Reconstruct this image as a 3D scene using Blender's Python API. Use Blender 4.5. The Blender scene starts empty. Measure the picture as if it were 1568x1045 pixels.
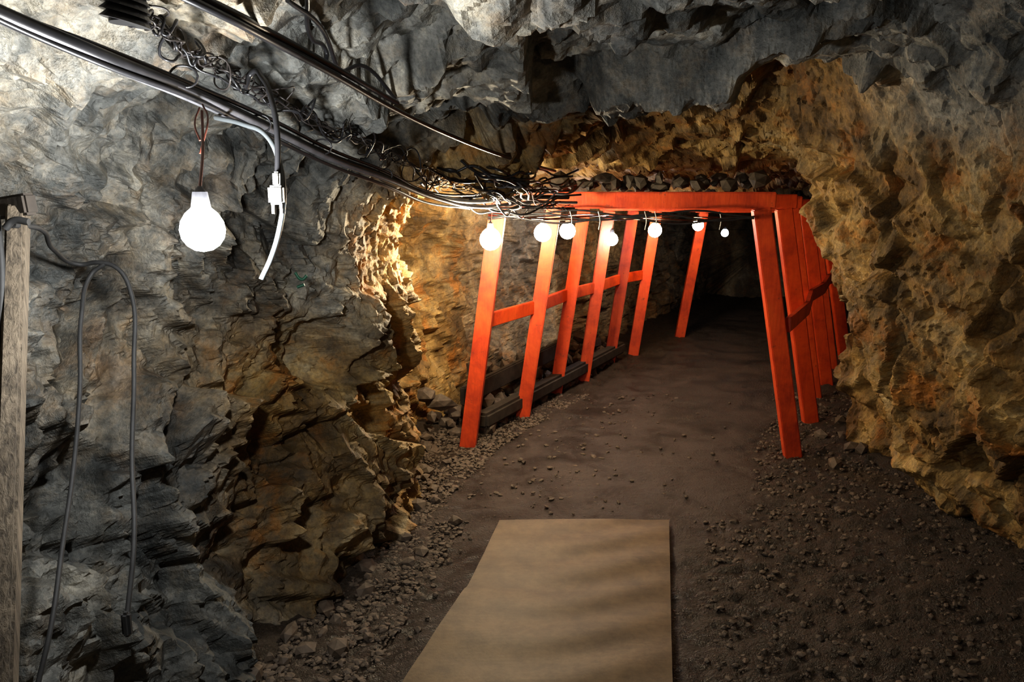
import bpy, bmesh, math, random
import numpy as np
from mathutils import Vector, Matrix
from mathutils.bvhtree import BVHTree
random.seed(7); rng=np.random.default_rng(7)
S=bpy.context.scene
S.view_settings.view_transform='Standard'
try: S.view_settings.look='Medium High Contrast'
except Exception as ex: print('look',ex)
COL=S.collection

# ------------------------------------------------ camera
CAM_H=1.7; PITCH=math.radians(10.9); F=1220.0
cd=bpy.data.cameras.new('camera'); cd.lens=28.0; cd.sensor_width=36; cd.clip_start=.05
cam=bpy.data.objects.new('camera',cd); COL.objects.link(cam)
cam.location=(0,0,CAM_H); cam.rotation_euler=(math.pi/2-PITCH,0,0); S.camera=cam
w=bpy.data.worlds.new('world'); S.world=w; w.use_nodes=True
w.node_tree.nodes['Background'].inputs[0].default_value=(.01,.01,.012,1)
w.node_tree.nodes['Background'].inputs[1].default_value=.2

# survey: photo measurement (1568-wide) at a depth -> world metres
CP,SP=math.cos(PITCH),math.sin(PITCH)
def W(px,py,t):
    a=(px-784)/F; b=(522.5-py)/F
    return Vector((a*t,(CP+b*SP)*t,CAM_H+(-SP+b*CP)*t))

# ------------------------------------------------ numpy noise
def h01(ix,iy,iz,s):
    n=(ix.astype(np.int64)*73856093)^(iy.astype(np.int64)*19349663)^(iz.astype(np.int64)*83492791)^(s*2654435761)
    n=n&0xffffffff; n=((n^(n>>15))*2246822519)&0xffffffff; n=((n^(n>>13))*3266489917)&0xffffffff; n=n^(n>>16)
    return n/4294967295.0
def vnoise(P,s=0):
    I=np.floor(P).astype(np.int64); f=P-I; f=f*f*(3-2*f); o=0
    for dx in (0,1):
        for dy in (0,1):
            for dz in (0,1):
                wgt=(f[:,0] if dx else 1-f[:,0])*(f[:,1] if dy else 1-f[:,1])*(f[:,2] if dz else 1-f[:,2])
                o=o+wgt*h01(I[:,0]+dx,I[:,1]+dy,I[:,2]+dz,s)
    return o*2-1
def fbm(P,oct=4,s=0):
    o=0;a=1;t=0
    for i in range(oct):
        o=o+a*vnoise(P*(2.03**i)+i*17.3,s+i);t+=a;a*=.5
    return o/t
def facet(P,scale,tilt,seed,A=None,offw=.65):
    Q=P@A.T if A is not None else P
    Q=Q*scale; I=np.floor(Q).astype(np.int64)
    best=np.full(len(P),1e9); sec=np.full(len(P),1e9); C=np.zeros_like(Q); R=np.zeros((len(P),4))
    for dx in (-1,0,1):
        for dy in (-1,0,1):
            for dz in (-1,0,1):
                J=I+np.array([dx,dy,dz])
                c=J+np.stack([h01(J[:,0],J[:,1],J[:,2],seed+k) for k in (1,2,3)],1)
                d=((Q-c)**2).sum(1); m=d<best
                sec=np.where(m,best,np.minimum(sec,d))
                best=np.where(m,d,best); C[m]=c[m]
                Jm=J[m]
                R[m]=np.stack([h01(Jm[:,0],Jm[:,1],Jm[:,2],seed+k) for k in (11,12,13,14)],1)
    edge=np.sqrt(sec)-np.sqrt(best)
    return (R[:,0]-.5)*offw+((R[:,1:]-.5)*(Q-C)).sum(1)*tilt, R[:,3], edge

# ------------------------------------------------ materials
def newmat(name):
    m=bpy.data.materials.new(name); m.use_nodes=True; nt=m.node_tree
    return m,nt,nt.nodes['Principled BSDF']
def N(nt,t,**k):
    n=nt.nodes.new(t)
    for a,b in k.items():
        if a in n.inputs.keys(): n.inputs[a].default_value=b
        else: setattr(n,a,b)
    return n
def ramp(nt,fac,stops):
    r=nt.nodes.new('ShaderNodeValToRGB'); cr=r.color_ramp
    cr.elements[0].position=stops[0][0]; cr.elements[0].color=(*stops[0][1],1)
    cr.elements[1].position=stops[-1][0]; cr.elements[1].color=(*stops[-1][1],1)
    for p,c in stops[1:-1]:
        e=cr.elements.new(p); e.color=(*c,1)
    nt.links.new(fac,r.inputs[0]); return r.outputs[0]
def mix(nt,f,a,b,mode='MIX'):
    n=nt.nodes.new('ShaderNodeMix'); n.data_type='RGBA'; n.blend_type=mode
    for i,v in ((0,f),(6,a),(7,b)):
        if isinstance(v,(int,float)): n.inputs[i].default_value=v
        elif isinstance(v,tuple): n.inputs[i].default_value=(*v,1)
        else: nt.links.new(v,n.inputs[i])
    return n.outputs[2]
def noise(nt,vec,scale,detail=6,rough=.6,dist=0):
    n=nt.nodes.new('ShaderNodeTexNoise'); n.inputs['Scale'].default_value=scale
    n.inputs['Detail'].default_value=detail; n.inputs['Roughness'].default_value=rough; n.inputs['Distortion'].default_value=dist
    nt.links.new(vec,n.inputs['Vector']); return n.outputs[0]
def bump(nt,b,h,dist,strength=1):
    n=nt.nodes.new('ShaderNodeBump'); n.inputs['Distance'].default_value=dist; n.inputs['Strength'].default_value=strength
    nt.links.new(h,n.inputs['Height']); nt.links.new(n.outputs[0],b.inputs['Normal'])
def math_(nt,op,a,b):
    n=nt.nodes.new('ShaderNodeMath'); n.operation=op
    for i,v in ((0,a),(1,b)):
        if isinstance(v,(int,float)): n.inputs[i].default_value=v
        else: nt.links.new(v,n.inputs[i])
    return n.outputs[0]

def rock_material():
    m,nt,b=newmat('mine_rock'); tc=N(nt,'ShaderNodeTexCoord').outputs['Object']
    st=N(nt,'ShaderNodeAttribute'); st.attribute_name='stain'
    tn=N(nt,'ShaderNodeAttribute'); tn.attribute_name='tone'
    n1=noise(nt,tc,2.2,7,.68,.6); n2=noise(nt,tc,14,7,.75); n3=noise(nt,tc,70,3,.7)
    grey=ramp(nt,n1,[(.34,(.065,.072,.072)),(.46,(.165,.172,.163)),(.57,(.33,.33,.30)),(.67,(.63,.60,.51))])
    och=ramp(nt,n1,[(.3,(.11,.065,.024)),(.45,(.34,.20,.062)),(.58,(.54,.36,.13)),(.7,(.70,.55,.29))])
    s2=math_(nt,'ADD',st.outputs['Fac'],math_(nt,'MULTIPLY',math_(nt,'SUBTRACT',n2,.5),1.1))
    s3=N(nt,'ShaderNodeClamp'); nt.links.new(s2,s3.inputs[0])
    c=mix(nt,s3.outputs[0],grey,och)
    rust=ramp(nt,noise(nt,tc,3.5,5,.65),[(.54,(0,0,0)),(.64,(1,1,1))])
    c=mix(nt,math_(nt,'MULTIPLY',rust,math_(nt,'MULTIPLY',st.outputs['Fac'],.75)),c,(.44,.17,.03))
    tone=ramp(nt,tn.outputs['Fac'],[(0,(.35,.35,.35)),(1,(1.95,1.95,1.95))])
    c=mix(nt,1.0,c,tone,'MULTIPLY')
    c=mix(nt,.65,c,ramp(nt,n2,[(.32,(.35,.35,.35)),(.58,(1,1,1))]),'MULTIPLY')
    c=mix(nt,.5,c,ramp(nt,n3,[(.35,(.4,.4,.4)),(.6,(1.1,1.1,1.1))]),'MULTIPLY')
    nt.links.new(c,b.inputs['Base Color']); b.inputs['Roughness'].default_value=.6
    b.inputs['Specular IOR Level'].default_value=.35
    h=math_(nt,'ADD',n2,math_(nt,'MULTIPLY',n3,.5))
    bump(nt,b,h,.012,.9); return m
ROCK=rock_material()

def floor_material():
    m,nt,b=newmat('dirt_floor'); tc=N(nt,'ShaderNodeTexCoord').outputs['Object']
    pa=N(nt,'ShaderNodeAttribute'); pa.attribute_name='path'
    n1=noise(nt,tc,2.5,8,.72,.6); n2=noise(nt,tc,40,5,.75); n4=noise(nt,tc,110,3,.7)
    dirt=ramp(nt,n1,[(.36,(.026,.020,.016)),(.62,(.10,.077,.065))])
    gd=ramp(nt,n1,[(.3,(.028,.020,.013)),(.7,(.08,.054,.035))])
    sp=ramp(nt,n4,[(.60,(0,0,0)),(.70,(1,1,1))])
    gd=mix(nt,math_(nt,'MULTIPLY',sp,.6),gd,(.24,.19,.14))
    dirt=mix(nt,math_(nt,'MULTIPLY',sp,.2),dirt,(.24,.19,.14))
    c=mix(nt,pa.outputs['Fac'],gd,dirt)
    c=mix(nt,.6,c,ramp(nt,n2,[(.3,(.4,.4,.4)),(.65,(1.2,1.2,1.2))]),'MULTIPLY')
    nt.links.new(c,b.inputs['Base Color']); 
    rr=ramp(nt,n1,[(.4,(.34,.34,.34)),(.6,(.6,.6,.6))]); nt.links.new(rr,b.inputs['Roughness'])
    inv=math_(nt,'SUBTRACT',1.0,math_(nt,'MULTIPLY',pa.outputs['Fac'],.3))
    h=math_(nt,'ADD',math_(nt,'MULTIPLY',n4,inv),math_(nt,'MULTIPLY',n2,.6))
    bump(nt,b,h,.024,1); return m
FLOOR=floor_material()

def simple(name,col,rough=.5,metal=0,var=.3,scale=20,bmp=.002):
    m,nt,b=newmat(name); tc=N(nt,'ShaderNodeTexCoord').outputs['Object']
    n=noise(nt,tc,scale,4,.6)
    dk=tuple(x*(1-var) for x in col); lt=tuple(min(1,x*(1+var*.6)) for x in col)
    nt.links.new(ramp(nt,n,[(.3,dk),(.7,lt)]),b.inputs['Base Color'])
    b.inputs['Roughness'].default_value=rough; b.inputs['Metallic'].default_value=metal
    if bmp: bump(nt,b,n,bmp,.6)
    return m
def paint():
    m,nt,b=newmat('vermilion_paint'); tc=N(nt,'ShaderNodeTexCoord').outputs['Object']
    mp=N(nt,'ShaderNodeMapping'); mp.inputs['Scale'].default_value=(1,1,.12); nt.links.new(tc,mp.inputs[0])
    gr=noise(nt,mp.outputs[0],60,4,.6); n=noise(nt,tc,5,6,.7,.4)
    c=ramp(nt,n,[(.3,(.36,.034,.010)),(.5,(.60,.070,.014)),(.7,(.72,.105,.020))])
    c=mix(nt,.25,c,ramp(nt,gr,[(.35,(.5,.45,.4)),(.55,(1,1,1))]),'MULTIPLY')
    sc=ramp(nt,noise(nt,tc,18,5,.7),[(.63,(0,0,0)),(.69,(1,1,1))])
    c=mix(nt,math_(nt,'MULTIPLY',sc,.65),c,(.12,.04,.02))
    nt.links.new(c,b.inputs['Base Color']); b.inputs['Roughness'].default_value=.5
    bump(nt,b,gr,.003,.4); return m
RED=paint()
BLACK=simple('black_rubber',(.02,.02,.022),.35,0,.3,30,0)
HOSE=simple('dusty_rubber',(.018,.018,.018),.7,0,.4,30,0)
GREYC=simple('grey_cable',(.13,.13,.14),.3,0,.3,30,0)
WIRE=simple('dark_wire',(.035,.03,.028),.45,.2,.3,30,0)
WHITE=simple('white_plastic',(.40,.41,.40),.35,0,.12,30,0)
DKWOOD=simple('dark_timber',(.045,.035,.026),.8,0,.5,12,.006)
WOOD,nt,b=newmat('weathered_wood'); tc=N(nt,'ShaderNodeTexCoord').outputs['Object']
mp=N(nt,'ShaderNodeMapping'); mp.inputs['Scale'].default_value=(1,1,.06); nt.links.new(tc,mp.inputs[0])
g=noise(nt,mp.outputs[0],90,5,.7,.5); n=noise(nt,tc,7,5,.7)
c=ramp(nt,g,[(.35,(.045,.035,.024)),(.6,(.15,.12,.085))]); c=mix(nt,.7,c,ramp(nt,n,[(.35,(.4,.38,.35)),(.6,(1,1,1))]),'MULTIPLY')
nt.links.new(c,b.inputs['Base Color']); b.inputs['Roughness'].default_value=.85; bump(nt,b,g,.006,.8)
BRASS=simple('metal_prong',(.6,.55,.4),.3,1,.1,30,0)
REDC=simple('red_wire',(.10,.03,.02),.4,0,.2,30,0)
GREEN=simple('green_tape',(.015,.08,.045),.5,0,.2,30,0)
STONE=simple('loose_stone',(.12,.09,.065),.75,0,.5,25,.006)
PACK=simple('packing_stone_rock',(.06,.045,.03),.8,0,.5,25,.006)
SOCK=simple('socket_grey',(.10,.10,.11),.5,0,.3,25,0)

def emis(name,col,st):
    m=bpy.data.materials.new(name); m.use_nodes=True; nt=m.node_tree; nt.nodes.clear()
    o=nt.nodes.new('ShaderNodeOutputMaterial'); e=nt.nodes.new('ShaderNodeEmission')
    e.inputs[0].default_value=(*col,1); e.inputs[1].default_value=st; nt.links.new(e.outputs[0],o.inputs[0]); return m

def meshobj(name,verts,faces,mat,parent=None,smooth=False,attrs=None):
    me=bpy.data.meshes.new(name); me.from_pydata([tuple(v) for v in verts],[],[tuple(int(i) for i in f) for f in faces]); me.update()
    if attrs:
        for k,v in attrs.items():
            a=me.attributes.new(k,'FLOAT','POINT'); a.data.foreach_set('value',np.asarray(v,dtype=np.float32))
    me.materials.append(mat)
    if smooth: me.polygons.foreach_set('use_smooth',[True]*len(me.polygons))
    o=bpy.data.objects.new(name,me); COL.objects.link(o)
    if parent: o.parent=parent
    return o
def empty(name,loc=(0,0,0)):
    e=bpy.data.objects.new(name,None); COL.objects.link(e); return e

# ------------------------------------------------ tunnel loft
SEC={
-2.0:[(-1.6,-.2),(-1.7,.4),(-1.8,.9),(-1.7,1.4),(-1.4,1.9),(-.8,2.3),(.3,2.45),(1.2,2.35),(1.8,2.0),(2.1,1.4),(2.2,.9),(2.2,.4),(2.2,-.2)],
0.8:[(-1.3,-.2),(-1.4,.4),(-1.5,.9),(-1.52,1.4),(-1.3,1.85),(-.8,2.15),(.1,2.3),(1.1,2.25),(1.75,1.95),(2.05,1.4),(2.15,.9),(2.2,.4),(2.3,-.2)],
2.0:[(-1.1,-.2),(-1.25,.4),(-1.35,.9),(-1.42,1.4),(-1.25,1.85),(-.7,2.1),(.1,2.25),(1.1,2.25),(1.7,1.98),(2.0,1.4),(2.1,.9),(2.2,.4),(2.35,-.2)],
2.6:[(-1.0,-.2),(-1.1,.4),(-1.2,.9),(-1.25,1.4),(-1.1,1.78),(-.65,2.03),(.1,2.2),(1.0,2.22),(1.65,1.98),(1.98,1.4),(2.08,.9),(2.2,.4),(2.4,-.2)],
3.2:[(-.78,-.2),(-.88,.4),(-.98,.9),(-.98,1.3),(-.90,1.6),(-.55,1.82),(.05,2.06),(.8,2.12),(1.5,2.1),(1.85,1.5),(1.95,.9),(2.1,.4),(2.45,-.2)],
3.5:[(-.70,-.2),(-.74,.4),(-.84,.9),(-.78,1.3),(-.72,1.58),(-.42,1.74),(.1,1.96),(.75,2.22),(1.45,2.25),(1.72,1.55),(1.85,1.0),(2.02,.5),(2.45,-.2)],
3.95:[(-.6,-.2),(-.58,.4),(-.62,.85),(-.66,1.3),(-.60,1.57),(-.36,1.72),(.15,1.90),(.7,2.36),(1.35,2.35),(1.60,1.6),(1.75,1.05),(1.97,.6),(2.45,-.2)],
4.25:[(-.56,-.2),(-.53,.4),(-.56,.9),(-.57,1.3),(-.51,1.58),(-.32,1.75),(.2,1.92),(.7,2.38),(1.3,2.3),(1.56,1.7),(1.85,1.2),(2.15,.7),(2.40,-.2)],
4.55:[(-.65,-.2),(-.75,.4),(-.86,.9),(-.95,1.35),(-.75,1.66),(-.3,1.82),(.25,1.90),(.8,2.15),(1.35,2.1),(1.75,1.75),(2.05,1.2),(2.2,.7),(2.35,-.2)],
5.15:[(-.65,-.2),(-.75,.4),(-.85,.9),(-.9,1.35),(-.65,1.72),(-.15,1.86),(.4,1.88),(1.0,1.9),(1.5,1.88),(1.9,1.75),(2.15,1.2),(2.25,.7),(2.3,-.2)],
}
base=SEC[5.15]
for yy in (6.2,7.5,9.0,10.5,12.5):
    s=.53*(yy-5.15); k=1-.025*(yy-5.15); ex=.12
    SEC[yy]=[(x+s+(ex if x>1 else (-ex if x<0 else 0)),z*k) for x,z in base]
ys=np.array(sorted(SEC)); CT=np.array([SEC[y] for y in ys])
def hermite(xs,V,xq):
    T=np.gradient(V,xs,axis=0)
    i=np.clip(np.searchsorted(xs,xq)-1,0,len(xs)-2); h=(xs[i+1]-xs[i]); u=(xq-xs[i])/h
    sh=(len(xq),)+(1,)*(V.ndim-1); u=u.reshape(sh); h=h.reshape(sh)
    return (2*u**3-3*u**2+1)*V[i]+(u**3-2*u**2+u)*h*T[i]+(-2*u**3+3*u**2)*V[i+1]+(u**3-u**2)*h*T[i+1]
YQ=np.concatenate([np.arange(-2,1.0,.07),np.arange(1.0,5.6,.0105),np.arange(5.6,12.5,.032)])
CY=hermite(ys,CT,YQ)
PS=52; UQ=np.linspace(0,12,12*PS+1)
G=hermite(np.arange(13.),CY.transpose(1,0,2),UQ).transpose(1,0,2)
ny,nu=G.shape[:2]
P=np.zeros((ny,nu,3)); P[:,:,0]=G[:,:,0]; P[:,:,2]=G[:,:,1]; P[:,:,1]=YQ[:,None]
dU=np.gradient(P,axis=1); dY=np.gradient(P,YQ,axis=0); NR=np.cross(dU,dY); NR/=np.linalg.norm(NR,axis=2,keepdims=True)
if NR[ny//2,nu//2,2]>0: NR=-NR
def blur(a,n):
    for _ in range(n):
        for ax in (0,1):
            p=np.concatenate([a.take([0],ax),a,a.take([-1],ax)],ax); L=a.shape[ax]
            a=.25*p.take(range(0,L),ax)+.5*p.take(range(1,L+1),ax)+.25*p.take(range(2,L+2),ax)
    return a
NR=blur(NR,25); NR/=np.linalg.norm(NR,axis=2,keepdims=True)
Pf=P.reshape(-1,3); Nf=NR.reshape(-1,3)
wp=np.stack([fbm(Pf*1.6+11*k,1,50+k) for k in range(3)],1)*.08
Q=Pf+wp
ca,sa=math.cos(.8),math.sin(.8)
A=np.array([[1,0,0],[0,ca,-sa],[0,sa*1.35,ca*1.35]])
B=np.array([[1.4*ca,0,1.4*sa],[0,1.1,0],[-sa,0,ca]])
c3,s3_=math.cos(.38),math.sin(.38)
V5=np.array([[1,0,0],[0,2.2*c3,2.2*-s3_],[0,.6*s3_,.6*c3]])
f1,r1,e1=facet(Q,1.6,1.9,3,B,.6); f2,r2,e2=facet(Q,3.2,2.3,23,A,.55); f3,r3,e3=facet(Q,7,2.7,43,B,.55); f4,r4,e4=facet(Q,17,2.8,63,A,.5)
f5,r5,e5=facet(Q,3.0,2.4,83,V5,.55)
rough=.85+.4*vnoise(Pf*1.3,90)
ochw=np.clip((Pf[:,0]-1.2)/.4,0,1)*np.clip((Pf[:,1]-2)/1,0,1)*np.clip((5-Pf[:,1]),0,1)
ceilw=np.clip((Pf[:,2]-1.75)/.25,0,1)*np.clip((4-Pf[:,1])/.4,0,1)
leftw=np.clip((-.5-Pf[:,0])/.3,0,1)*np.clip((3.4-Pf[:,1])/.6,0,1)*(1-ceilw)
amp=(1-.45*ochw)*(1-.35*ceilw)
lit_patch=np.exp(-(((Pf-np.array((-.66,3.85,1.43)))/np.array((.5,.42,.30)))**4).sum(1))
D1=(.18*f1+.12*f2*rough*(1-.45*ceilw)*(1-.4*leftw)+.11*f5*leftw)*(1-.4*ochw)*(1-.85*lit_patch)
D2=(.055*f3*rough)*amp*(1-.5*lit_patch)
D3=.017*f4*amp*(1-.3*lit_patch)+.003*fbm(Pf*25,2,8)
sh=(ny,nu)
D=blur((D1+D2).reshape(sh),1).ravel()+D3
D*=np.where(Pf[:,1]>4.5,.6,1.0)
for c_,rad,dep in (((-.84,3.40,1.0),.2,.2),((-.35,3.35,1.9),.33,.13),((.1,3.75,1.9),.28,.12),((-.85,2.75,.35),.2,.18),((-1.0,3.15,.75),.2,.08),((1.15,2.7,2.1),.35,.1)):
    d2=((Pf+wp*.6-np.array(c_))**2).sum(1)/rad**2; D-=dep*np.exp(-d2**1.5)*(1-lit_patch)
P2=Pf+Nf*D[:,None]
x,y,z=Pf.T
st=.06+.9*np.clip((y-3.35)/.5,0,1)
st=np.maximum(st,1.0*np.clip((x-1.15)/.3,0,1)*np.clip((y-1.2)/1.2,0,1)*np.clip((1.98-z)/.22,0,1))
st=np.maximum(st,.85*np.clip((y-2.6)/.45,0,1)*np.clip((1.3-z)/.4,0,1)*np.clip(-x,0,1)**.3)
st=np.where(y>5.6,np.clip(.9-(y-5.6)*.4,.35,1),st)
st=np.clip(st+.32*fbm(Pf*1.7,3,120),0,1)
arch_shade=np.clip((z-1.75)/.15,0,1)*np.clip((y-3.6)/.4,0,1)  # ceiling arch mask: shade painted into the rock tone
low_shade=np.clip((1.25-z)/.6,0,1)*np.clip((-.3-x)/.3,0,1)*np.clip((3.6-y)/.5,0,1)  # lower near-left wall: light falloff painted in as darker rock
tone=np.clip(.42*r2+.33*r3+.25*r4+.18*ceilw-.3*arch_shade-.3*low_shade,0,1)*np.clip(.6+np.minimum(e2,e3)*3,0,1)
tone=np.clip(tone*.60+.55*np.clip(lit_patch*1.2,0,1),0,1)  # left rock face brightened in colour to stand in for bulb light
def strip(name,u0,u1):
    idx=np.arange(ny*nu).reshape(ny,nu)[:,u0:u1+1]; m=u1-u0+1
    lo=np.arange(ny*m).reshape(ny,m)
    q=np.stack([lo[:-1,:-1],lo[:-1,1:],lo[1:,1:],lo[1:,:-1]],-1).reshape(-1,4)
    ii=idx.ravel()
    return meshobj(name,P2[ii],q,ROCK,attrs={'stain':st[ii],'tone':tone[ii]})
uL,uR=int(4.3*PS),int(7.9*PS)
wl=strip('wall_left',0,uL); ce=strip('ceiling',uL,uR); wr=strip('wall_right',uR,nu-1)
def cap(name,row,dy):
    r=P2.reshape(ny,nu,3)[row]; c=r.mean(0); V=[]; K=14
    for k in range(K+1):
        t=1-k/K; V.append(c+(r-c)*t+np.array([0,dy*(1-t*t),0]))
    V=np.concatenate(V)
    lo=np.arange((K+1)*nu).reshape(K+1,nu)
    q=np.stack([lo[:-1,:-1],lo[:-1,1:],lo[1:,1:],lo[1:,:-1]],-1).reshape(-1,4)
    q=np.concatenate([q,np.stack([lo[:-1,-1],lo[:-1,0],lo[1:,0],lo[1:,-1]],-1)])
    return meshobj(name,V,q,ROCK,attrs={'stain':np.full(len(V),.3),'tone':np.full(len(V),.3)})
cap('wall_back',0,-.3); cap('wall_end',ny-1,.3)
idx=np.arange(ny*nu).reshape(ny,nu)[::2,::2]
allq=np.stack([idx[:-1,:-1],idx[:-1,1:],idx[1:,1:],idx[1:,:-1]],-1).reshape(-1,4)
BVH=BVHTree.FromPolygons([Vector(v) for v in P2],[tuple(int(i) for i in f) for f in allq])
EYE=Vector((0,0,CAM_H))
def WC(px,py,t,off=.03):
    """surveyed point kept clear of the rock surface"""
    p=W(px,py,t); d=(p-EYE); L=d.length; h=BVH.ray_cast(EYE,d.normalized(),L+off+.02)
    if h[0] is not None and h[3]<L+off: p=EYE+d.normalized()*(h[3]-off)
    return p

# ------------------------------------------------ floor
def pathc(y): return np.interp(y,[-2,2.5,3.83,5.15,12.5],[-.6,.1,.37,.78,4.7])
fx=np.arange(-2.4,7.4,.03); fy=np.concatenate([np.arange(-2.2,1.5,.06),np.arange(1.5,6,.02),np.arange(6,12.7,.04)])
FX,FY=np.meshgrid(fx,fy); fp=np.stack([FX.ravel(),FY.ravel(),np.zeros(FX.size)],1)
dist=np.abs(fp[:,0]-pathc(fp[:,1]))
pth=np.clip((1.0-dist)/.35,0,1)*np.clip((fp[:,1]-3.5)/.5,0,1)+np.clip((.6-dist)/.2,0,1)*np.clip((4-fp[:,1])/.5,0,1); pth=np.clip(pth,0,1)
ff,_,_=facet(fp,14,1.4,200); fg,_,_=facet(fp,30,1.4,220)
warp=fbm(fp*1.5,3,9)*.15
ph=(((fp[:,1]+warp)/.38)%1-.5)*.38
rid=np.exp(-(ph/.022)**2)*np.clip(vnoise(fp*2.2,33)*1.5+.2,0,1)*.016
Z=.02*fbm(fp*1.2,3,4)+.016*fbm(fp*6,4,14)+(1-pth*.85)*(.022*ff+.012*fg)+rid*pth+.14*np.clip((dist-1.0)/.9,0,1)**1.5
Z-=.01
fp[:,2]=Z
def floor_z(x,y): return float(.02*fbm(np.array([[x,y,0]])*1.2,3,4)[0]+.14*np.clip((abs(x-pathc(y))-1.0)/.9,0,1)**1.5)-.01
lo=np.arange(FX.size).reshape(FX.shape)
q=np.stack([lo[:-1,:-1],lo[:-1,1:],lo[1:,1:],lo[1:,:-1]],-1).reshape(-1,4)
meshobj('floor',fp,q,FLOOR,smooth=True,attrs={'path':pth})

# gravel and stones
bm=bmesh.new(); bmesh.ops.create_icosphere(bm,subdivisions=1,radius=1); IV=np.array([v.co[:] for v in bm.verts]); IF=np.array([[v.index for v in f.verts] for f in bm.faces]); bm.free()
def stones(name,pts,sizes,mat,flat=.6):
    V=[];Fc=[]
    for k,(p,s) in enumerate(zip(pts,sizes)):
        sc=np.array([rng.uniform(.7,1.3),rng.uniform(.6,1.1),flat*rng.uniform(.6,1.2)])*s
        a=rng.uniform(0,6.28); R=np.array([[math.cos(a),-math.sin(a),0],[math.sin(a),math.cos(a),0],[0,0,1]])
        t=rng.uniform(-.5,.5); R2=np.array([[1,0,0],[0,math.cos(t),-math.sin(t)],[0,math.sin(t),math.cos(t)]])
        v=(IV*(1+rng.uniform(-.25,.25,(len(IV),1)))*sc)@(R@R2).T+np.array([p[0],p[1],p[2]+s*flat*.35])
        Fc.append(IF+len(IV)*k); V.append(v)
    return meshobj(name,np.concatenate(V),np.concatenate(Fc),mat)
pts=[];sz=[]
LB=lambda yy:np.interp(yy,ys,CT[:,0,0]); RB=lambda yy:np.interp(yy,ys,CT[:,12,0])
while len(pts)<11000:
    yy=rng.uniform(1.6,6.5); xx=rng.uniform(LB(yy)+.05,RB(yy)-.15); d=abs(xx-pathc(yy))
    if d<(.62 if yy<3.9 else .85) and rng.random()>.04: continue
    if xx>pathc(yy) and rng.random()>.22: continue
    if abs(xx-pathc(yy))<.52 and yy<3.95: continue
    pts.append((xx,yy,floor_z(xx,yy))); sz.append(.005+.015*rng.random()**2.2)
stones('gravel',pts,sz,STONE)
pts=[];sz=[]
for i in range(260):
    yy=rng.uniform(1.8,8.5); side=rng.random()<.6
    xx=(LB(yy)+abs(rng.normal(0,.13))) if side else (RB(yy)-abs(rng.normal(0,.12))-.02)
    s=.015+.045*rng.random()**2; pts.append((xx,yy,floor_z(xx,yy))); sz.append(s)
for i in range(160):
    yy=rng.uniform(5.3,7.9); o=rng.uniform(.0,.38); xx=-.72+.53*(yy-5.15)+o; s=.04+.06*rng.random()
    pts.append((xx,yy,floor_z(xx,yy)+max(0,(.3-o))*rng.random()*1.0)); sz.append(s)
stones('loose_rocks',pts,sz,STONE,.8)

# ------------------------------------------------ plywood mat
MAT,nt,b=newmat('plywood_mat'); tc=N(nt,'ShaderNodeTexCoord').outputs['Object']
mp=N(nt,'ShaderNodeMapping'); mp.inputs['Scale'].default_value=(1,6,1); mp.inputs['Rotation'].default_value=(0,0,.12); nt.links.new(tc,mp.inputs[0])
g=noise(nt,mp.outputs[0],2.2,6,.6,.5); n=noise(nt,tc,8,6,.75)
c=ramp(nt,g,[(.3,(.11,.07,.031)),(.7,(.155,.10,.046))]); c=mix(nt,.75,c,ramp(nt,n,[(.35,(.4,.37,.33)),(.6,(1,1,1))]),'MULTIPLY')
nt.links.new(c,b.inputs['Base Color']); b.inputs['Roughness'].default_value=.6; bump(nt,b,n,.004,.5)
def sheet(name,y0,y1,z0):
    yy=np.arange(y0,y1+.001,.02); V=[];K=24
    for v in yy:
        l=np.interp(v,[1.2,2.51,3.16,3.83],[-.66,-.37,-.19,-.064]); r=np.interp(v,[1.2,2.51,3.83],[.34,.565,.81])
        for k in range(K+1):
            u=k/K; X=l+(r-l)*u
            V.append((X,v+.03*u,z0+.005*math.sin(v*23+2*math.sin(u*4))*math.exp(-((u-.6)/.5)**2)+.004*math.sin(v*7+u*3)))
    n_=len(yy); top=len(V); V+= [(a,b_,c_-.012) for a,b_,c_ in V]
    lo=np.arange(top).reshape(n_,K+1); q=[ (lo[i,j],lo[i,j+1],lo[i+1,j+1],lo[i+1,j]) for i in range(n_-1) for j in range(K)]
    q2=[tuple(x+top for x in f[::-1]) for f in q]; e=[]
    per=[lo[0,j] for j in range(K+1)]+[lo[i,K] for i in range(1,n_)]+[lo[n_-1,j] for j in range(K-1,-1,-1)]+[lo[i,0] for i in range(n_-2,0,-1)]
    for i in range(len(per)):
        a_,b_=per[i],per[(i+1)%len(per)]; e.append((a_,a_+top,b_+top,b_))
    return meshobj(name,V,q+q2+e,MAT,smooth=False)
sheet('plywood_walkway',1.2,3.12,.030); sheet('plywood_walkway',3.09,3.83,.024)

# ------------------------------------------------ timber helpers
def timber(bm,p0,p1,wx,wy,side=Vector((1,0,0)),bev=.006):
    p0=Vector(p0);p1=Vector(p1); d=(p1-p0); L=d.length; z=d.normalized()
    xx=(side-side.dot(z)*z).normalized(); yy=z.cross(xx)
    M=Matrix((( xx.x,yy.x,z.x,0),(xx.y,yy.y,z.y,0),(xx.z,yy.z,z.z,0),(0,0,0,1)))
    r=bmesh.ops.create_cube(bm,size=1); vs=r['verts']
    for v in vs: v.co=Vector((v.co.x*wx,v.co.y*wy,v.co.z*L))
    es=list({e for v in vs for e in v.link_edges}); 
    rb=bmesh.ops.bevel(bm,geom=es,offset=bev,segments=2,affect='EDGES')
    vs=list({v for f in rb['faces'] for v in f.verts}|{v for v in vs if v.is_valid})
    M=Matrix.Translation((p0+p1)/2)@M
    for v in vs: v.co=M@v.co
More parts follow.
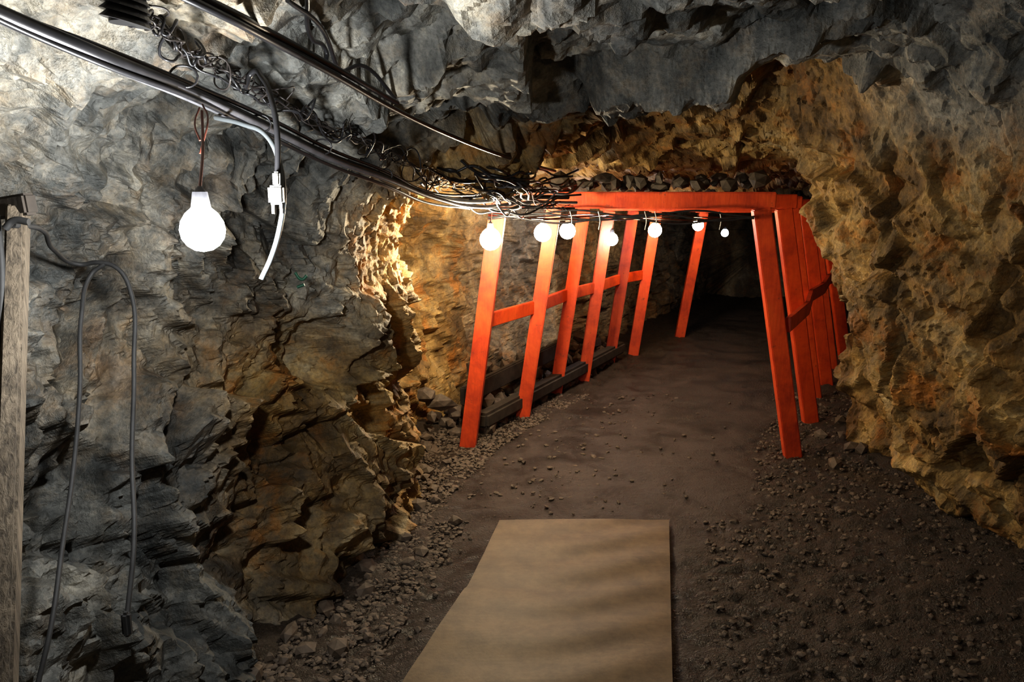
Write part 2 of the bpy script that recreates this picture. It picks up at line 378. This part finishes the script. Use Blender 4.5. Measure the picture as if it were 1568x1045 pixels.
def bmobj(name,bm,mat,parent=None,smooth=False):
    me=bpy.data.meshes.new(name); bm.to_mesh(me); bm.free(); me.materials.append(mat)
    if smooth: me.polygons.foreach_set('use_smooth',[True]*len(me.polygons))
    o=bpy.data.objects.new(name,me); COL.objects.link(o)
    if parent: o.parent=parent
    return o
LP=[(-.30,5.15),(.08,5.86),(.366,6.56),(.645,7.03),(.957,7.71),(1.25,8.09),(1.95,9.13)]
TOP=[1.68,1.66,1.64,1.61,1.59,1.57,1.53]
for (lx,ly),tz in zip(LP,TOP):
    e=empty('red_timber_frame')
    rx,ry=lx+2.13,ly-.2; s=Vector((2.13,-.2,0)).normalized()
    jl,jr=random.uniform(-.02,.02),random.uniform(-.02,.02)
    for nm,a,b_ in (('post_left',(lx,ly,-.04),(lx+.22+jl,ly,tz-.105)),('post_right',(rx,ry,-.04),(rx-.29+jr,ry,tz-.105))):
        bm=bmesh.new(); timber(bm,a,b_,.105,.105,s); bmobj(nm,bm,RED,e)
    bm=bmesh.new(); timber(bm,(lx+.12,ly+.01,tz-.055),(rx-.22,ry+.01,tz-.055),.10,.12,Vector((0,0,1))); bmobj('crossbeam',bm,RED,e)
# handrails
bm=bmesh.new()
for k in range(5):
    (x0,y0),(x1,y1)=LP[k],LP[k+1]
    timber(bm,(x0+.09,y0+.0,.83),(x1+.09,y1+.0,.83),.035,.095,Vector((.85,-.5,0)),.004)
bmobj('handrail',bm,RED)
bm=bmesh.new()
for k in range(5):
    (x0,y0),(x1,y1)=LP[k],LP[k+1]
    timber(bm,(x0+2.04,y0-.2,.85),(x1+2.04,y1-.2,.85),.035,.095,Vector((.85,-.5,0)),.004)
bmobj('handrail',bm,RED)
bm=bmesh.new()
timber(bm,(-.22,5.35,.1),(1.1,7.9,.12),.11,.11,Vector((0,0,1)),.02)
timber(bm,(-.35,5.45,.25),(.5,7.1,.3),.05,.14,Vector((1,0,0)),.01)
bmobj('floor_timber',bm,DKWOOD)
pts=[];sz=[]
for i in range(45):
    u=rng.random(); pts.append((.0+1.5*u,5.14-.2*u+rng.uniform(-.04,.2),1.69+rng.uniform(0,.06))); sz.append(rng.uniform(.03,.07))
stones('packing_stones',pts,sz,PACK,.8)

# ------------------------------------------------ cables
def cable(name,splines,r,mat,parent=None,res=3):
    cu=bpy.data.curves.new(name,'CURVE'); cu.dimensions='3D'; cu.bevel_depth=r; cu.bevel_resolution=res; cu.use_fill_caps=True
    for pl in splines:
        sp=cu.splines.new('BEZIER'); sp.bezier_points.add(len(pl)-1)
        for bp,p in zip(sp.bezier_points,pl):
            bp.co=p; bp.handle_left_type=bp.handle_right_type='AUTO'
        sp.resolution_u=8
    cu.materials.append(mat); o=bpy.data.objects.new(name,cu); COL.objects.link(o)
    if parent: o.parent=parent
    return o
main=[(-70,-12,1.15),(0,20,1.25),(150,83,1.45),(290,140,1.75),(400,190,2.1),(500,238,2.5),(580,268,2.9),(650,296,3.4),(720,308,4.0),(800,302,4.55),(870,302,4.8)]
e=empty('cable_bundle')
def off(path,dx,dy,dt=0,j=2): return [WC(x+dx+random.uniform(-j,j),y+dy+random.uniform(-j,j),t+dt) for x,y,t in path]
cable('conduit',[off(main,0,0,0,0)],.0135,BLACK,e)
cable('grey_cable',[off(main,14,8,.03,1)],.009,GREYC,e)
cable('white_cable',[off([m for m in main[:9]],-2,12,.02,1)],.005,GREYC,e)
cable('thin_cables',[off(main,-8,-8,0,4),off(main,6,14,0,5),off(main,10,-6,.02,5)],.0055,BLACK,e)
sec=[(250,-20,1.4),(330,18,1.5),(420,65,1.75),(500,108,2.0),(600,165,2.45),(700,212,3.0),(790,245,3.7),(850,262,4.5)]
cable('upper_cable',[off(sec,0,0,0,0),off(sec[:5],8,-8,.02,1)],.008,BLACK,e)
cable('ceiling_branch',[[WC(470,-10,1.9),WC(478,60,2.1),WC(500,80,2.2),WC(500,100,2.2),WC(560,102,2.4),WC(605,150,2.7)],[WC(440,0,1.9),WC(490,40,2.1),WC(515,100,2.2)]],.006,BLACK,e)
tang=[(215,20,1.5),(260,60,1.6),(320,95,1.75),(380,130,1.95),(440,165,2.15),(500,195,2.4),(560,220,2.7),(620,250,3.1),(690,285,3.7),(770,300,4.4),(870,320,4.75)]
TA=np.array(tang)
spl=[]
for k in range(7):
    pl=[]; ph=random.uniform(0,6)
    for s in np.linspace(0,10,60):
        i=min(int(s),9); f=s-i; x_,y_,t_=TA[i]*(1-f)+TA[i+1]*f
        a=5 if k<4 else 10
        a*=1.6/ (t_**.5)
        pl.append(WC(x_+random.uniform(-a,a)*1.6+math.cos(s*7+ph)*a*.7,y_+random.uniform(-a,a)*1.6+math.sin(s*5+ph)*a*.9,t_+random.uniform(-.02,.02),.02))
    spl.append(pl)
cable('wire_tangle',spl[:5],.002,WIRE,e,2); cable('wire_tangle_thin',spl[5:],.003,BLACK,e,2)
spl=[]
for k in range(16):
    x0=random.uniform(640,760); pl=[]
    x1=random.uniform(820,910); sag=random.uniform(0,36); yb=random.uniform(250,300)
    for u in np.linspace(0,1,9): pl.append(WC(x0+(x1-x0)*u,yb+sag*math.sin(u*math.pi)+random.uniform(-8,8)+14*u,4.1+.6*u+random.uniform(-.05,.05)))
    spl.append(pl)
cable('slack_loops',spl[:10],.006,BLACK,e,2); cable('slack_loops_grey',spl[10:],.005,GREYC,e,2)
ties=[]
for px,py,t in ((285,118,1.72),(400,190,2.1),(495,225,2.45),(590,268,2.95)):
    c0=WC(px,py,t); r=.022
    ties.append([c0+Vector((math.cos(a)*r*1.2,-.012+math.cos(a)*.01,math.sin(a)*r)) for a in np.linspace(0,6.3,9)])
cable('cable_ties',ties,.0025,BLACK,e,2)
run=[[Vector((lx+.3+.1*k,ly-.12,tz-.17+.02*math.sin(k*3+i))) for i,((lx,ly),tz) in enumerate(zip(LP,TOP))] for k in range(3)]
cable('festoon_cables',run,.006,BLACK,e,2)
fr=[]
for k in range(3):
    fr.append([Vector((-.15+1.6*u,5.02-.2*u,1.545-.02*k-.02*math.sin(u*14+k*2))) for u in np.linspace(0,1,12)])
cable('crossbeam_cables',fr,.006,BLACK,e,2)
cable('white_ties',[[Vector((x_,4.86,1.56)),Vector((x_+.01,4.85,1.51)),Vector((x_+.005,4.86,1.45))] for x_ in (.35,.52,.8,.86,1.25)],.003,WHITE,e,2)

bm=bmesh.new()
c0=W(190,-5,1.45)
for i in range(7):
    bmesh.ops.create_cone(bm,cap_ends=True,segments=24,radius1=.045,radius2=.035,depth=.012,matrix=Matrix.Translation(c0+Vector((0,0,.03-.013*i+.01)))@Matrix.Rotation(.25,4,'Y'))
bmesh.ops.create_cone(bm,cap_ends=True,segments=24,radius1=.03,radius2=.03,depth=.22,matrix=Matrix.Translation(c0+Vector((0,0,.065))))
bmobj('ribbed_insulator',bm,BLACK)

e=empty('extension_cord')
cable('cord_black',[[WC(375,135,1.9),WC(385,112,1.9),WC(402,120,1.85),WC(415,150,1.8),WC(424,200,1.78),W(425,265,1.78)]],.0065,BLACK,e)
cable('cord_grey',[[WC(330,180,1.9),WC(372,190,1.85),W(410,210,1.8),W(428,250,1.79),W(434,300,1.79),W(428,350,1.79),W(415,395,1.79),W(400,428,1.79)]],.006,simple('pale_cord',(.09,.10,.105),.4,0,.1,30,0),e)
bm=bmesh.new(); p=W(423,298,1.775)
timber(bm,p+Vector((0,0,-.022)),p+Vector((0,0,.02)),.034,.02,Vector((1,.1,0)),.005)
timber(bm,p+Vector((.002,0,.018)),p+Vector((.003,0,.05)),.016,.014,Vector((1,.1,0)),.004)
bmobj('plug',bm,WHITE,e)
bm=bmesh.new()
for dx in (-.009,.009): timber(bm,p+Vector((dx,0,-.022)),p+Vector((dx,0,-.042)),.006,.002,Vector((1,0,0)),.0004)
bmobj('prongs',bm,BRASS,e)
cable('red_lead',[[WC(305,165,1.75),WC(298,190,1.72),WC(306,215,1.7)],[WC(310,160,1.75),WC(318,185,1.7),WC(306,235,1.68)]],.002,REDC,e)
cable('green_tape',[[WC(452,418,3.0,.01),WC(462,428,3.0,.01),WC(470,422,3.0,.01)],[WC(455,440,3.0,.01),WC(466,436,3.0,.01)]],.006,GREEN)

e=empty('wooden_pole')
bm=bmesh.new()
a=W(28,318,1.85); b0=W(6,1045,1.6); d=(b0-a).normalized(); b1=a+d*((a.z+.02)/-d.z)
timber(bm,a,b1,.042,.048,Vector((1,.3,0)),.006); bmobj('pole',bm,WOOD,e)
bm=bmesh.new(); timber(bm,W(0,320,1.87),W(48,312,1.83),.05,.035,Vector((0,0,1)),.006)
bmobj('pole_head',bm,DKWOOD,e)
cable('pole_wire',[[W(-6,330,1.80),W(2,420,1.78),W(-4,560,1.75),W(0,700,1.70)],[W(8,350,1.78),W(20,338,1.78),W(44,340,1.78)]],.008,HOSE,e)
e=empty('hanging_power_cable')
cable('hose',[[W(20,345,1.80),WC(60,350,1.9),WC(85,385,2.1),WC(120,405,2.2),WC(150,402,2.2),WC(178,410,2.2),WC(198,440,2.2),WC(205,560,2.15),WC(202,700,2.1),WC(205,830,2.0),WC(195,940,1.95)],
 [WC(160,404,2.2),WC(140,420,2.2),WC(125,480,2.15),WC(122,600,2.1),WC(112,720,2.05),WC(95,840,1.95),WC(78,960,1.85),WC(55,1060,1.8)]],.0062,HOSE,e)
bm=bmesh.new(); p=WC(194,958,1.93,.05); timber(bm,p+Vector((0,0,-.03)),p+Vector((0,0,.035)),.022,.022,Vector((1,0,0)),.007)
bmobj('socket_end',bm,HOSE,e)

# ------------------------------------------------ light bulbs
def bulb(p,col,power,r=.033,cord_top=None,K=12):
    e=empty('hanging_light_bulb')
    bm=bmesh.new(); prof=[(0,-1.0),(.38,-.93),(.71,-.71),(.93,-.38),(1,0),(.93,.38),(.71,.74),(.42,1.0)]
    rings=[]
    for rr,zz in prof:
        if rr==0: rings.append([bm.verts.new(p+Vector((0,0,zz*r)))])
        else: rings.append([bm.verts.new(p+Vector((rr*r*math.cos(a),rr*r*math.sin(a),zz*r))) for a in np.linspace(0,2*math.pi,K,endpoint=False)])
    for i in range(len(rings)-1):
        for k in range(K):
            if len(rings[i])==1: bm.faces.new((rings[i][0],rings[i+1][(k+1)%K],rings[i+1][k]))
            else: bm.faces.new((rings[i][k],rings[i][(k+1)%K],rings[i+1][(k+1)%K],rings[i+1][k]))
    bmesh.ops.recalc_face_normals(bm,faces=bm.faces)
    strength=power/(math.pi*4*math.pi*r*r)
    bmobj('glass',bm,emis('bulb_glow',col,strength),e,True)
    bm=bmesh.new(); q=.024
    bmesh.ops.create_cone(bm,cap_ends=True,segments=20,radius1=q*.8,radius2=q*.6,depth=q*1.3,matrix=Matrix.Translation(p+Vector((0,0,r+q*.65))))
    bmesh.ops.create_cone(bm,cap_ends=True,segments=16,radius1=q*.5,radius2=q*.15,depth=q*.5,matrix=Matrix.Translation(p+Vector((0,0,r+q*1.5))))
    bmobj('socket',bm,SOCK,e)
    s0=p+Vector((0,0,r+q*1.4)); t=cord_top or p+Vector((.01,.0,.2))
    cable('cord',[[s0,s0.lerp(t,.5)+Vector((.004,0,0)),t]],.003,REDC,e,2)
NEARC=(.97,.98,.98); COOL=(.82,.9,1.0); WARM=(1,.70,.38); MID=(1,.86,.62)
bulb(W(310,352,1.6),NEARC,52,.044,WC(309,170,1.75,.0),24)
bulb(W(751,367,4.45),MID,78,.060)
bulb(W(831,357,5.45),MID,26,.060)
bulb(W(869,354,6.1),WARM,18,.062)
bulb(W(937,367,6.7),COOL,18,.052)
bulb(W(1003,353,7.55),WARM,22,.066)
bulb(W(1069,345,8.6),WARM,10,.062)
bulb(W(1110,357,10.4),COOL,1.5,.05)
bulb(Vector((.9,-.5,1.95)),WARM,11,.033)
